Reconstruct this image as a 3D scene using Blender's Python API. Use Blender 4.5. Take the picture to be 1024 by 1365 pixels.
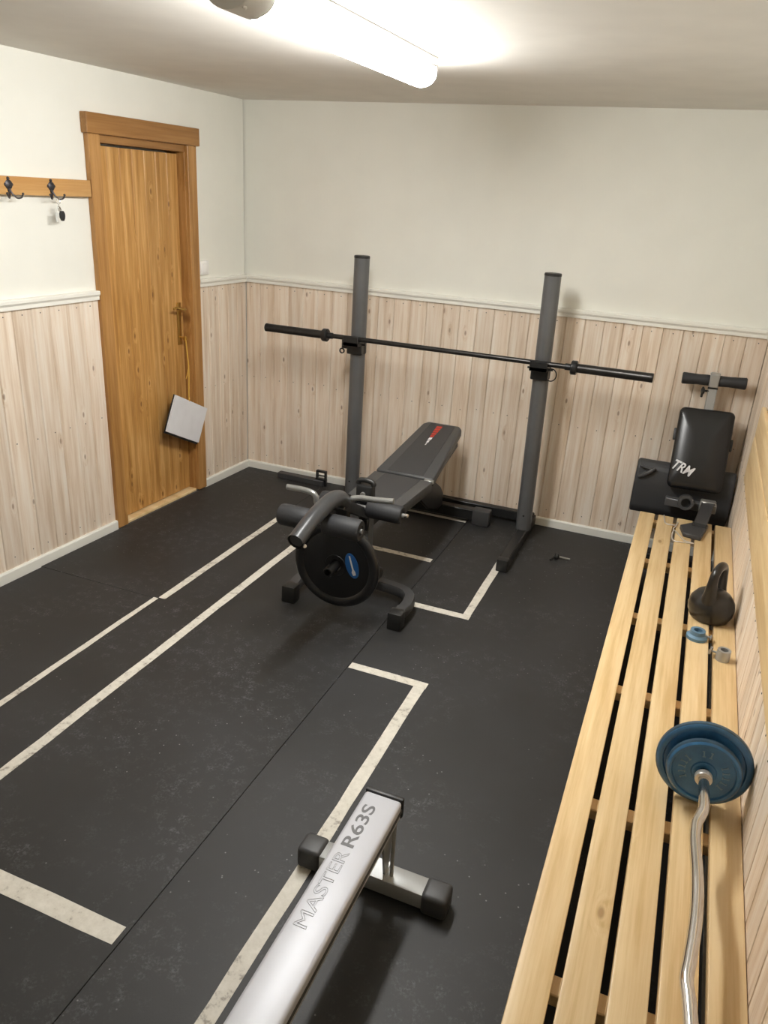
import bpy, bmesh, math, random
from mathutils import Vector, Matrix
random.seed(7)
for o in list(bpy.data.objects): bpy.data.objects.remove(o)
SC = bpy.context.scene
COL = SC.collection
PI = math.pi

# ---------------------------------------------------------------- camera
CAM = Vector((2.8144, -4.5610, 1.8706)); YAW, PITCH, ROLL, FPX = 0.3641, 0.3913, 0.0626, 1026.96
def make_camera():
    fwd = Vector((-math.sin(YAW), math.cos(YAW), 0)); right = Vector((math.cos(YAW), math.sin(YAW), 0)); up = Vector((0, 0, 1))
    f2 = fwd*math.cos(PITCH) - up*math.sin(PITCH); u2 = up*math.cos(PITCH) + fwd*math.sin(PITCH)
    r3 = right*math.cos(ROLL) + u2*math.sin(ROLL); u3 = -right*math.sin(ROLL) + u2*math.cos(ROLL)
    cd = bpy.data.cameras.new('camera'); c = bpy.data.objects.new('camera', cd); COL.objects.link(c)
    cd.sensor_fit = 'VERTICAL'; cd.sensor_height = 36; cd.sensor_width = 27; cd.lens = FPX/1365*36; cd.clip_start = .02
    m = Matrix((r3, u3, -f2)).transposed().to_4x4(); m.translation = CAM; c.matrix_world = m
    SC.camera = c
make_camera()
# ---------------------------------------------------------------- world, exposure
LAMP_STRENGTH = 44.0
w = bpy.data.worlds.new('world'); SC.world = w; w.use_nodes = True
w.node_tree.nodes['Background'].inputs[0].default_value = (.02, .02, .02, 1)
w.node_tree.nodes['Background'].inputs[1].default_value = .3
SC.view_settings.view_transform = 'Standard'; SC.view_settings.look = 'None'
SC.view_settings.exposure = 1.13; SC.view_settings.gamma = 1; SC.view_settings.use_curve_mapping = False
try:
    SC.cycles.max_bounces = 10; SC.cycles.diffuse_bounces = 6; SC.cycles.glossy_bounces = 4
except Exception: pass

# ---------------------------------------------------------------- materials
def srgb(r, g, b):
    f = lambda c: (c/255/12.92) if c/255 <= .04045 else ((c/255+.055)/1.055)**2.4
    return (f(r), f(g), f(b), 1)
MATS = {}
class NT:
    def __init__(s, name):
        s.m = bpy.data.materials.new(name); s.m.use_nodes = True; s.t = s.m.node_tree
        s.b = s.t.nodes['Principled BSDF']; MATS[name] = s.m
    def n(s, typ, **kw):
        x = s.t.nodes.new(typ)
        for k, v in kw.items(): setattr(x, k, v)
        return x
    def l(s, a, b): s.t.links.new(a, b)
    def math(s, op, a, b=None, clamp=False):
        x = s.n('ShaderNodeMath', operation=op, use_clamp=clamp)
        for i, v in enumerate((a, b)):
            if v is None: continue
            if isinstance(v, (int, float)): x.inputs[i].default_value = v
            else: s.l(v, x.inputs[i])
        return x.outputs[0]
    def mix(s, fac, a, b, blend='MIX'):
        x = s.n('ShaderNodeMix', data_type='RGBA', blend_type=blend)
        for i, v in ((0, fac), (6, a), (7, b)):
            if isinstance(v, (int, float)): x.inputs[i].default_value = v
            elif isinstance(v, tuple): x.inputs[i].default_value = v
            else: s.l(v, x.inputs[i])
        return x.outputs[2]
    def ramp(s, fac, stops):
        x = s.n('ShaderNodeValToRGB'); e = x.color_ramp.elements
        while len(e) < len(stops): e.new(.5)
        for k, (p, c) in enumerate(stops): e[k].position = p; e[k].color = c
        s.l(fac, x.inputs[0]); return x.outputs[0]
    def noise(s, vec, scale, detail=3, rough=.5):
        x = s.n('ShaderNodeTexNoise'); x.inputs['Scale'].default_value = scale; x.inputs['Detail'].default_value = detail; x.inputs['Roughness'].default_value = rough
        s.l(vec, x.inputs['Vector']); return x.outputs[0]
    def coords(s, rnd=True):
        tc = s.n('ShaderNodeTexCoord')
        if not rnd: return tc.outputs['Object'], None
        oi = s.n('ShaderNodeObjectInfo'); sc = s.math('MULTIPLY', oi.outputs['Random'], 37.0)
        a = s.n('ShaderNodeVectorMath', operation='ADD'); s.l(tc.outputs['Object'], a.inputs[0]); s.l(sc, a.inputs[1])
        return a.outputs[0], oi.outputs['Random']
    def mapping(s, vec, scale):
        x = s.n('ShaderNodeMapping'); x.inputs['Scale'].default_value = scale; s.l(vec, x.inputs['Vector']); return x.outputs[0]
    def bump(s, h, strength=.2, dist=.002):
        x = s.n('ShaderNodeBump'); x.inputs['Strength'].default_value = strength; x.inputs['Distance'].default_value = dist
        s.l(h, x.inputs['Height']); s.l(x.outputs[0], s.b.inputs['Normal'])
def plain(name, col, rough=.5, metal=0, spec=.5, var=.0, vs=40, bump=0, bs=300, coat=0):
    t = NT(name); v, r = t.coords()
    if var:
        c2 = tuple(min(1, c*(1+var)) for c in col[:3])+(1,); c1 = tuple(c*(1-var) for c in col[:3])+(1,)
        t.l(t.ramp(t.noise(v, vs, 4), [(.3, c1), (.7, c2)]), t.b.inputs['Base Color'])
    else: t.b.inputs['Base Color'].default_value = col
    t.b.inputs['Roughness'].default_value = rough; t.b.inputs['Metallic'].default_value = metal
    t.b.inputs['Specular IOR Level'].default_value = spec
    t.b.inputs['Coat Weight'].default_value = coat
    if bump: t.bump(t.noise(v, bs, 2), bump, .001)
    return t.m
def wood(name, c_lo, c_mid, c_hi, axis='z', rough=.5, knot=srgb(120, 78, 45), kscale=5.0, kthr=.09, stretch=14, var=.12, coat=0, ring=.5):
    """planks with grain along `axis`, knots and a tone of their own per piece"""
    t = NT(name); v, r = t.coords()
    lo = 1.0; s = {'x': (lo, stretch, stretch), 'y': (stretch, lo, stretch), 'z': (stretch, stretch, lo)}[axis]
    ks = {'x': (.42, 1, 1), 'y': (1, .42, 1), 'z': (1, 1, .42)}[axis]
    # knots
    vo = t.n('ShaderNodeTexVoronoi', voronoi_dimensions='2D'); vo.inputs['Scale'].default_value = kscale
    sx = t.n('ShaderNodeSeparateXYZ'); t.l(t.mapping(v, ks), sx.inputs[0]); cx = t.n('ShaderNodeCombineXYZ')
    for k, a in enumerate({'x': 'XZ', 'y': 'XY', 'z': 'XZ'}[axis]): t.l(sx.outputs[a], cx.inputs[k])
    t.l(cx.outputs[0], vo.inputs['Vector'])
    kd = vo.outputs['Distance']
    near = t.math('SUBTRACT', 1.0, t.math('DIVIDE', kd, kthr*3.5), True)
    # grain bends round the knots
    gv = t.mapping(v, s)
    ad = t.n('ShaderNodeVectorMath', operation='ADD'); t.l(gv, ad.inputs[0]); t.l(t.math('MULTIPLY', near, ring), ad.inputs[1])
    g = t.noise(ad.outputs[0], 1.6, 5, .6); g2 = t.noise(t.mapping(v, tuple(q*6 if q > 1 else q*2 for q in s)), 1.5, 3, .6)
    f = t.math('ADD', t.math('MULTIPLY', g, .75), t.math('MULTIPLY', g2, .25))
    c = t.ramp(f, [(.37, c_lo), (.49, c_mid), (.62, c_hi)])
    hv = t.n('ShaderNodeHueSaturation'); t.l(c, hv.inputs['Color']); t.l(t.math('ADD', t.math('MULTIPLY', r, var*2), 1-var), hv.inputs['Value'])
    km = t.ramp(kd, [(kthr*.55, (1, 1, 1, 1)), (kthr*1.1, (0, 0, 0, 1))])
    t.l(t.mix(t.math('MULTIPLY', km, .75), hv.outputs[0], knot), t.b.inputs['Base Color'])
    t.b.inputs['Roughness'].default_value = rough; t.b.inputs['Specular IOR Level'].default_value = .35
    t.b.inputs['Coat Weight'].default_value = coat; t.b.inputs['Coat Roughness'].default_value = .25
    t.bump(f, .12, .001)
    return t.m

M = {}
M['paint'] = plain('wall_paint', (.80, .795, .735, 1), .7, spec=.25, var=.015, vs=6, bump=.12, bs=220)
M['ceil'] = plain('ceiling_paint', (.76, .735, .69, 1), .8, spec=.2, var=.03, vs=5, bump=.15, bs=120)
M['trimw'] = plain('white_trim_paint', (.83, .82, .76, 1), .45, spec=.4)
M['board'] = wood('whitewashed_board', (.64, .50, .37, 1), (.76, .64, .52, 1), (.83, .745, .645, 1), 'z', .55, knot=(.27, .18, .12, 1), kscale=4.6, kthr=.032, stretch=20, var=.07)
M['door'] = wood('varnished_pine', (.36, .17, .042, 1), (.50, .26, .075, 1), (.66, .385, .145, 1), 'z', .38, knot=(.17, .07, .018, 1), kscale=7.0, kthr=.05, stretch=18, var=.07, coat=.15)
M['casing'] = wood('varnished_casing', (.33, .155, .04, 1), (.43, .215, .065, 1), (.52, .28, .10, 1), 'z', .4, knot=(.17, .07, .02, 1), kscale=3.2, kthr=.05, stretch=18, var=.06, coat=.15)
M['head'] = wood('dark_head_casing', (.27, .125, .035, 1), (.33, .16, .05, 1), (.39, .20, .065, 1), 'x', .4, knot=(.16, .07, .02, 1), kscale=2, kthr=.03, stretch=16, var=.03, coat=.15)
M['rail'] = wood('coat_rail_wood', (.50, .26, .085, 1), (.56, .31, .11, 1), (.62, .36, .14, 1), 'x', .4, knot=(.4, .2, .07, 1), kscale=2, kthr=.03, stretch=14, var=.03, coat=.2)
M['slat'] = wood('pale_pine_slat', (.63, .435, .205, 1), (.73, .535, .285, 1), (.80, .615, .36, 1), 'y', .42, knot=(.34, .19, .07, 1), kscale=3.4, kthr=.03, stretch=18, var=.05, coat=.15)
def rubber():
    t = NT('black_rubber'); v, r = t.coords()
    big = t.noise(v, 1.7, 4, .55); fine = t.noise(v, 260, 2, .6); mid = t.noise(v, 22, 5, .65)
    c = t.ramp(big, [(.3, (.017, .0168, .0165, 1)), (.72, (.030, .0303, .032, 1))])
    mask = t.ramp(t.noise(v, 2.3, 3, .6), [(.45, (0, 0, 0, 1)), (.62, (1, 1, 1, 1))])
    scuff = t.math('MULTIPLY', t.math('MULTIPLY', t.ramp(mid, [(.48, (0, 0, 0, 1)), (.72, (1, 1, 1, 1))]), t.ramp(t.noise(v, 120, 3, .7), [(.46, (0, 0, 0, 1)), (.62, (1, 1, 1, 1))])), mask)
    c = t.mix(t.math('MULTIPLY', scuff, .8), c, (.13, .13, .14, 1))
    vo = t.n('ShaderNodeTexVoronoi'); vo.voronoi_dimensions = '2D'; vo.inputs['Scale'].default_value = 14; t.l(v, vo.inputs['Vector'])
    sp = t.ramp(vo.outputs['Distance'], [(.02, (1, 1, 1, 1)), (.04, (0, 0, 0, 1))])
    gate = t.ramp(t.noise(v, 3.1, 2), [(.55, (0, 0, 0, 1)), (.62, (1, 1, 1, 1))])
    c = t.mix(t.math('MULTIPLY', t.math('MULTIPLY', sp, gate), .7), c, (.28, .28, .28, 1))
    t.l(c, t.b.inputs['Base Color'])
    t.l(t.math('ADD', t.math('MULTIPLY', big, .2), .45), t.b.inputs['Roughness'])
    t.b.inputs['Specular IOR Level'].default_value = .42
    t.bump(fine, .25, .0008)
    return t.m
M['rubber'] = rubber()
def tape_mat():
    t = NT('scuffed_white_tape'); v, r = t.coords()
    f = t.noise(v, 38, 5, .7); g = t.noise(v, 6, 2)
    c = t.ramp(t.math('ADD', t.math('MULTIPLY', f, .7), t.math('MULTIPLY', g, .3)), [(.36, (.30, .27, .23, 1)), (.44, (.60, .57, .50, 1)), (.7, (.74, .71, .64, 1))])
    t.l(c, t.b.inputs['Base Color']); t.b.inputs['Roughness'].default_value = .6
    return t.m
M['tape'] = tape_mat()
M['screed'] = plain('bare_screed', (.12, .12, .12, 1), .8)
M['grey_steel'] = plain('grey_powder_steel', (.125, .128, .132, 1), .36, .3, var=.08, vs=8)
M['arm_steel'] = plain('dark_arm_steel', (.065, .066, .069, 1), .32, .4)
M['mid_steel'] = plain('mid_grey_tube', (.34, .34, .33, 1), .3, .6)
M['black_steel'] = plain('black_powder_steel', (.012, .012, .0125, 1), .38, .1, var=.1, vs=20)
M['bar_steel'] = plain('dark_bar_steel', (.045, .042, .04, 1), .33, .75, var=.15, vs=30)
M['chrome'] = plain('chrome', (.72, .70, .68, 1), .16, 1)
M['silver'] = plain('silver_paint', (.53, .54, .585, 1), .42, .12, var=.03, vs=6)
M['silver_dull'] = plain('galvanised_tube', (.42, .43, .43, 1), .38, .6, var=.06, vs=12)
M['white_metal'] = plain('brushed_bright_pin', (.75, .72, .68, 1), .3, .6)
M['vinyl'] = plain('grey_black_vinyl', (.037, .038, .041, 1), .5, spec=.45, var=.12, vs=300, bump=.3, bs=700)
M['vinyl_side'] = plain('smooth_vinyl_edge', (.055, .056, .058, 1), .42, spec=.5, bump=.15, bs=900)
M['vinyl_gloss'] = plain('glossy_black_vinyl', (.012, .012, .013, 1), .27, spec=.5, bump=.05, bs=60)
M['foam'] = plain('black_foam', (.022, .0225, .025, 1), .6, spec=.5, bump=.3, bs=500)
M['black_plastic'] = plain('black_plastic', (.014, .014, .014, 1), .45)
M['grey_plastic'] = plain('dark_grey_plastic', (.045, .045, .047, 1), .5)
M['plate_black'] = plain('black_coated_iron', (.009, .009, .010, 1), .34, var=.15, vs=15, coat=.2)
M['plate_blue'] = plain('blue_enamel', (.036, .145, .31, 1), .30, .1, var=.22, vs=22, coat=.25)
M['plate_blue_dark'] = plain('worn_blue_rim', (.050, .095, .14, 1), .36, .2, var=.35, vs=18)
M['blue_worn'] = plain('worn_blue_embossing', (.12, .23, .34, 1), .4, .1)
M['kettle'] = plain('black_cast_iron', (.018, .016, .014, 1), .3, .2, var=.2, vs=25, coat=.3)
M['brass'] = plain('aged_brass', (.50, .31, .085, 1), .32, .85)
M['yellow'] = plain('yellow_cord', (.62, .36, .06, 1), .7)
M['paper'] = plain('white_paper', (.76, .76, .79, 1), .6, var=.03, vs=14)
M['white_plastic'] = plain('white_plastic', (.88, .87, .85, 1), .35)
M['lamp_white'] = plain('enamelled_lamp_body', (.74, .73, .70, 1), .4)
M['iron_hook'] = plain('dark_iron_hook', (.06, .055, .06, 1), .4, .6)
M['red'] = plain('red_print', (.50, .035, .02, 1), .5)
M['white_print'] = plain('white_print', (.72, .72, .74, 1), .5)
M['blue_sticker'] = plain('blue_sticker', (.015, .11, .36, 1), .35)
M['dark_print'] = plain('dark_grey_print', (.10, .10, .105, 1), .5)
M['grey_print'] = plain('pale_grey_print', (.38, .38, .40, 1), .5)
M['tag_clear'] = plain('frosted_key_tag', (.55, .56, .54, 1), .4)
t_ = NT('lit_diffuser'); t_.b.inputs['Base Color'].default_value = (.8, .8, .8, 1)
t_.b.inputs['Emission Color'].default_value = (1, .995, .965, 1); t_.b.inputs['Emission Strength'].default_value = LAMP_STRENGTH
M['diffuser'] = t_.m

# ---------------------------------------------------------------- mesh helpers
class MB:
    def __init__(s): s.b = bmesh.new()
    def _bev(s, vs, bevel, seg=1):
        if bevel <= 0: return
        es = {e for v in vs for e in v.link_edges}
        bmesh.ops.bevel(s.b, geom=list(es), offset=bevel, segments=seg, affect='EDGES', profile=.5, clamp_overlap=True)
    def box(s, x0, x1, y0, y1, z0, z1, bevel=0, seg=1, mat=None):
        r = bmesh.ops.create_cube(s.b, size=1)['verts']
        for v in r:
            v.co = Vector((x0+(v.co.x+.5)*(x1-x0), y0+(v.co.y+.5)*(y1-y0), z0+(v.co.z+.5)*(z1-z0)))
            if mat: v.co = mat @ v.co
        s._bev(r, bevel, seg); return s
    def beam(s, a, b, wx, wz, bevel=.004, up=(0, 0, 1), seg=1):
        """rectangular tube from a to b; wx across, wz along `up`"""
        a, b = Vector(a), Vector(b); d = b-a; L = d.length; d.normalize(); u = Vector(up)
        if abs(d.dot(u)) > .98: u = Vector((0, 1, 0))
        x = d.cross(u).normalized(); z = x.cross(d).normalized()
        m = Matrix((x, d, z)).transposed().to_4x4(); m.translation = a
        return s.box(-wx/2, wx/2, 0, L, -wz/2, wz/2, bevel, seg, m)
    def tube(s, pts, r, n=14, smooth=0, cap=True, rs=None):
        P = [Vector(p) for p in pts]
        if smooth: P, rs = catmull(P, smooth, rs)
        if rs is None: rs = [r]*len(P)
        T = []
        for i in range(len(P)):
            a = P[max(0, i-1)]; c = P[min(len(P)-1, i+1)]; T.append((c-a).normalized())
        u = T[0].orthogonal().normalized(); rings = []
        for i, p in enumerate(P):
            u = (u - T[i]*u.dot(T[i])).normalized(); v = T[i].cross(u)
            rings.append([s.b.verts.new(p + (u*math.cos(2*PI*k/n) + v*math.sin(2*PI*k/n))*rs[i]) for k in range(n)])
        for i in range(len(P)-1):
            for k in range(n):
                s.b.faces.new((rings[i][k], rings[i][(k+1) % n], rings[i+1][(k+1) % n], rings[i+1][k]))
        if cap: s.b.faces.new(rings[0][::-1]); s.b.faces.new(rings[-1])
        return s
    def lathe(s, prof, c, axis, n=32):
        """prof: (radius, height along axis) pairs; a zero radius at the ends closes it"""
        ax = Vector(axis).normalized(); u = ax.orthogonal().normalized(); v = ax.cross(u); c = Vector(c); rings = []
        for (r, h) in prof:
            if r < 1e-6: rings.append([s.b.verts.new(c+ax*h)])
            else: rings.append([s.b.verts.new(c+ax*h+(u*math.cos(2*PI*k/n)+v*math.sin(2*PI*k/n))*r) for k in range(n)])
        for a, b in zip(rings, rings[1:]):
            for k in range(n):
                k2 = (k+1) % n
                if len(a) == 1 and len(b) == 1: continue
                if len(a) == 1: s.b.faces.new((a[0], b[k2], b[k]))
                elif len(b) == 1: s.b.faces.new((a[k], a[k2], b[0]))
                else: s.b.faces.new((a[k], a[k2], b[k2], b[k]))
        return s
    def prism(s, poly, h0, h1, mat=None, bevel=0, seg=1):
        """poly in local xy, extruded along local z, then placed by mat"""
        mat = mat or Matrix()
        a = [s.b.verts.new(mat @ Vector((x, y, h0))) for x, y in poly]; b = [s.b.verts.new(mat @ Vector((x, y, h1))) for x, y in poly]
        n = len(poly); s.b.faces.new(a[::-1]); s.b.faces.new(b)
        for i in range(n): s.b.faces.new((a[i], a[(i+1) % n], b[(i+1) % n], b[i]))
        s._bev(a+b, bevel, seg); return s
    def rsweep(s, pts, wx, wz, smooth=0):
        """flat rectangular section swept on a path in the xy plane (z kept)"""
        P = [Vector(p) for p in pts]
        if smooth: P, _ = catmull(P, smooth, None)
        rings = []
        for i in range(len(P)):
            t = (P[min(len(P)-1, i+1)]-P[max(0, i-1)]).normalized(); x = Vector((t.y, -t.x, 0)).normalized(); z = Vector((0, 0, 1)); c = .2
            q = [(-.5+c*.5, -.5), (.5-c*.5, -.5), (.5, -.5+c), (.5, .5-c), (.5-c*.5, .5), (-.5+c*.5, .5), (-.5, .5-c), (-.5, -.5+c)]
            rings.append([s.b.verts.new(P[i]+x*a*wx+z*b*wz) for a, b in q])
        for A, B in zip(rings, rings[1:]):
            for k in range(8): s.b.faces.new((A[k], A[(k+1) % 8], B[(k+1) % 8], B[k]))
        s.b.faces.new(rings[0][::-1]); s.b.faces.new(rings[-1]); return s
    def mesh(s, name, org=(0, 0, 0), smooth=True):
        bmesh.ops.recalc_face_normals(s.b, faces=s.b.faces)
        o = Vector(org)
        for v in s.b.verts: v.co -= o
        me = bpy.data.meshes.new(name); s.b.to_mesh(me); s.b.free()
        if smooth:
            for p in me.polygons: p.use_smooth = True
            me.set_sharp_from_angle(angle=math.radians(38))
        return me
def catmull(P, k, rs):
    out = []; ro = [] if rs else None
    for i in range(len(P)-1):
        p0 = P[i-1] if i else P[0]*2-P[1]; p1, p2 = P[i], P[i+1]; p3 = P[i+2] if i+2 < len(P) else P[-1]*2-P[-2]
        for j in range(k):
            t = j/k
            out.append(.5*((2*p1)+(p2-p0)*t+(2*p0-5*p1+4*p2-p3)*t*t+(3*p1-p0-3*p2+p3)*t**3))
            if rs: ro.append(rs[i]*(1-t)+rs[i+1]*t)
    out.append(P[-1])
    if rs: ro.append(rs[-1])
    return out, ro
def tag(o, label=None, cat=None, group=None, kind=None):
    for k, v in (('label', label), ('category', cat), ('group', group), ('kind', kind)):
        if v: o[k] = v
    return o
def empty(name, loc, label=None, cat=None, group=None, kind=None):
    o = bpy.data.objects.new(name, None); o.empty_display_size = .1; o.location = loc; COL.objects.link(o)
    return tag(o, label, cat, group, kind)
def obj(name, me, mat, parent=None, loc=(0, 0, 0), rot=None):
    o = bpy.data.objects.new(name, me); COL.objects.link(o)
    if mat and not me.materials: me.materials.append(mat)
    if parent: o.parent = parent
    o.location = loc
    if rot: o.rotation_euler = rot
    return o
def part(name, mb, mat, parent, org, label=None, smooth=True):
    """geometry given in world coordinates, stored relative to the thing's base `org`"""
    o = obj(name, mb.mesh(name, org, smooth), M[mat], parent)
    if label: o['label'] = label
    return o
def single(name, mb, mat, org, label, cat, group=None, smooth=True):
    o = obj(name, mb.mesh(name, org, smooth), M[mat], None, org); return tag(o, label, cat, group)
def text_mesh(txt, width, height, depth=.0008, outline=False, shear=0., bold=0.):
    cu = bpy.data.curves.new('lettering', 'FONT'); cu.body = txt; cu.extrude = 0; cu.shear = shear; cu.offset = bold
    if outline: cu.fill_mode = 'NONE'; cu.bevel_depth = .009; cu.bevel_resolution = 0
    else: cu.extrude = .01
    ob = bpy.data.objects.new('lettering', cu); COL.objects.link(ob)
    dg = bpy.context.evaluated_depsgraph_get(); dg.update()
    me = bpy.data.meshes.new_from_object(ob.evaluated_get(dg)); bpy.data.objects.remove(ob); bpy.data.curves.remove(cu)
    xs = [v.co.x for v in me.vertices]; ys = [v.co.y for v in me.vertices]; zs = [v.co.z for v in me.vertices]
    for v in me.vertices:
        v.co = Vector(((v.co.x-min(xs))/(max(xs)-min(xs))*width, (v.co.y-min(ys))/(max(ys)-min(ys))*height, (v.co.z-min(zs))/max(1e-6, max(zs)-min(zs))*depth))
    me.materials.clear(); return me

# ================================================================ SETTING
H = 2.35; XW = 3.177; AL = -0.0463; YF = -5.4; LW = 5.6
ZD0, ZD1, ZB = 1.2825, 1.328, .047
DT0, DT1, DZH0, DZH1 = 1.330, .508, 2.056, 2.147        # door casing on the left wall (distance from the corner), head casing
OP0, OP1, OPZ = 1.262, .572, 2.06                       # clear opening in the wall
def st(o): o['kind'] = 'structure'; return o

# floor: screed with rubber mats on it
b = MB(); b.box(-.45, XW+.15, YF-.15, .15, -.12, -.012)
floor = st(obj('floor', b.mesh('floor', smooth=False), M['screed']))
def wallx(t): return -math.tan(-AL)*t                   # x of the left wall at distance t (= -y) from the corner
def mat_tile(poly):
    b = MB(); b.prism(poly, -.012, 0, bevel=.0012); o = obj('rubber_mat', b.mesh('rubber_mat', smooth=False), M['rubber'], floor); return o
g = .0009
mat_tile([(wallx(.03)+.026, -.026), (.66-g, -.026), (.66-g, -1.898+g), (wallx(1.9)+.022, -1.898+g)])
mat_tile([(wallx(1.9)+.030, -1.898-g), (.66-g, -1.898-g), (.66-g, -3.80), (wallx(3.8)+.030, -3.80)])
mat_tile([(wallx(3.8)+.03, -3.802), (.66-g, -3.802), (.66-g, YF+.02), (wallx(5.38)+.03, YF+.02)])
mat_tile([(.66+g, -.026), (1.717-g, -.026), (1.717-g, -4.2), (.66+g, -4.2)])
mat_tile([(.66+g, -4.202), (1.717-g, -4.202), (1.717-g, YF+.02), (.66+g, YF+.02)])
mat_tile([(1.717+g, -.026), (2.774-g, -.026), (2.774-g, YF+.02), (1.717+g, YF+.02)])
mat_tile([(2.774+g, -.026), (XW-.026, -.026), (XW-.026, YF+.02), (2.774+g, YF+.02)])

b = MB(); b.box(-.45, XW+.15, YF-.15, .15, H, H+.1)
st(obj('ceiling', b.mesh('ceiling', smooth=False), M['ceil']))

# walls: local x along the wall, local -y into the room
TH = .13
def wall(name, boxes, loc, rz):
    b = MB()
    for q in boxes: b.box(*q)
    return st(obj(name, b.mesh(name, smooth=False), M['paint'], None, loc, (0, 0, rz)))
PO = .012
wb = wall('wall_back', [(-.15, XW+.15, PO, TH, -.1, H)], (0, 0, 0), 0)
wl = wall('wall_left', [(-OP1, 0.0, PO, TH, -.1, H), (-LW, -OP0, PO, TH, -.1, H), (-OP0, -OP1, PO, TH, OPZ, H), (-OP0-.02, -OP1+.02, TH, TH+.02, -.1, H)], (0, 0, 0), PI/2+AL)
wr = wall('wall_right', [(0, -YF+.1, PO, TH, -.1, H)], (XW, 0, 0), -PI/2)
wf = wall('wall_front', [(-.15, XW+.6, 0, TH, -.1, H)], (XW, YF, 0), PI)
def board_mesh(wd, z0, z1, d=.012):
    b = MB(); c = .0045; h = wd/2-.0006
    b.prism([(-h, 0), (-h, -d+c), (-h+c*.8, -d), (h-c*.8, -d), (h, -d+c), (h, 0)], z0, z1)
    return b.mesh('wall_board', smooth=False)
BW = XW/30
bm_full = board_mesh(BW, ZB-.005, ZD0+.004)
def boards(wallobj, x0, x1, me=None, wd=BW):
    n = max(1, round((x1-x0)/wd)); ww = (x1-x0)/n
    me = board_mesh(ww, ZB-.005, ZD0+.004) if abs(ww-BW) > 1e-5 else bm_full
    nb = MB()
    for i in range(n):
        o = obj('wall_board', me, M['board'], wallobj, (x0+(i+.5)*ww, PO-.0002, 0))
        for z in (.10, .66+.01*random.uniform(-1, 1), 1.255):
            cx = x0+(i+.5)*ww+random.uniform(-.012, .012)
            nb.lathe([(0, 0), (.0032, .0), (.0026, .0012), (0, .0014)], (cx, -.0002, z), (0, -1, 0), 8)
    o = obj('nail_heads', nb.mesh('nail_heads'), M['iron_hook'], wallobj); o['kind'] = 'stuff'
boards(wb, 0.0, XW)
boards(wl, -DT1, -.0005)
boards(wl, -LW+.3, -DT0)
boards(wr, .0005, -YF-.02)
# dado rails and baseboards
def rail_prof(z0, z1, d): return [(PO, z0), (-d*.62, z0), (-d*.62, z0+(z1-z0)*.38), (-d*.8, z0+(z1-z0)*.5), (-d, z0+(z1-z0)*.62), (-d, z1-.004), (-d+.004, z1), (PO, z1)]
def trim(name, x0, x1, loc, rz, z0, z1, d, prof=None):
    b = MB(); pr = prof or rail_prof(z0, z1, d)
    m = Matrix(((0, 0, 1, 0), (1, 0, 0, 0), (0, 1, 0, 0), (0, 0, 0, 1)))      # prism (y,z,x)
    b.prism(pr, x0, x1, m); return st(obj(name, b.mesh(name, smooth=False), M['trimw'], None, loc, (0, 0, rz)))
LR = PI/2+AL
trim('trim_1', 0, XW, (0, 0, 0), 0, ZD0, ZD1, .020)
trim('trim_2', -DT1+.004, -.001, (0, 0, 0), LR, ZD0, ZD1, .020)
trim('trim_3', -LW+.3, -DT0-.002, (0, 0, 0), LR, ZD0, ZD1, .020)
trim('trim_4', 0, -YF, (XW, 0, 0), -PI/2, ZD0, ZD1, .020)
bp = [(PO, 0), (-.014, 0), (-.014, ZB-.008), (-.009, ZB), (PO, ZB)]
bp = [(y, z-.012 if z == 0 else z) for y, z in bp]
trim('baseboard_back', 0, XW, (0, 0, 0), 0, 0, 0, 0, bp)
trim('baseboard_left', -DT1, -.001, (0, 0, 0), LR, 0, 0, 0, bp)
trim('baseboard_left', -LW+.3, -DT0, (0, 0, 0), LR, 0, 0, 0, bp)
trim('baseboard_right', 0, -YF, (XW, 0, 0), -PI/2, 0, 0, 0, bp)

# ---- door in the left wall (all in the wall's own frame: x = -distance from the corner)
door = st(empty('door_1', (0, 0, 0), 'knotty varnished pine door with brown casing in the left wall')); door.rotation_euler = (0, 0, LR)
def dpart(name, mb, mat, parent=door, label=None, smooth=False):
    o = obj(name, mb.mesh(name, smooth=smooth), M[mat], parent)
    if label: o['label'] = label
    return o
CT = .020   # casing proud of the wall
b = MB(); b.box(-DT0, -DT0+.078, -CT, PO, 0, DZH0, .003); dpart('side_casing', b, 'casing')
b = MB(); b.box(-DT1-.078, -DT1, -CT, PO, 0, DZH0, .003); dpart('side_casing', b, 'casing')
b = MB(); b.box(-1.343, -.487, -CT-.010, PO, DZH0, DZH1, .003); dpart('head_casing', b, 'head', label='wide darker board over the door')
JD = .085
b = MB(); b.box(-OP0, -OP0+.022, 0, JD+.04, 0, OPZ-.02, .001); dpart('jamb', b, 'casing')
b = MB(); b.box(-OP1-.022, -OP1, 0, JD+.04, 0, OPZ-.02, .001); dpart('jamb', b, 'casing')
b = MB(); b.box(-OP0, -OP1, 0, JD+.04, OPZ-.04, OPZ, .001); dpart('head_jamb', b, 'head')
b = MB(); b.box(-OP0+.022, -OP1-.022, -.002, JD, -.008, .010, .003); dpart('threshold', b, 'slat')
# leaf
LX0, LX1, LZ0, LZ1, LY = -OP0+.024, -OP1-.024, .016, OPZ-.052, .048
b = MB(); b.box(LX0, LX1, LY+.012, LY+.036, LZ0, LZ1); leaf = dpart('door_leaf', b, 'casing')
npl = 7; pw = (LX1-LX0)/npl
b = MB(); c = .0035; hh = pw/2-.0004
b.prism([(-hh, .013), (-hh, c), (-hh+c, 0), (hh-c, 0), (hh, c), (hh, .013)], LZ0, LZ1); plank_me = b.mesh('plank', smooth=False)
for i in range(npl): obj('plank', plank_me, M['door'], leaf, (LX0+(i+.5)*pw, LY, 0))
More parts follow.
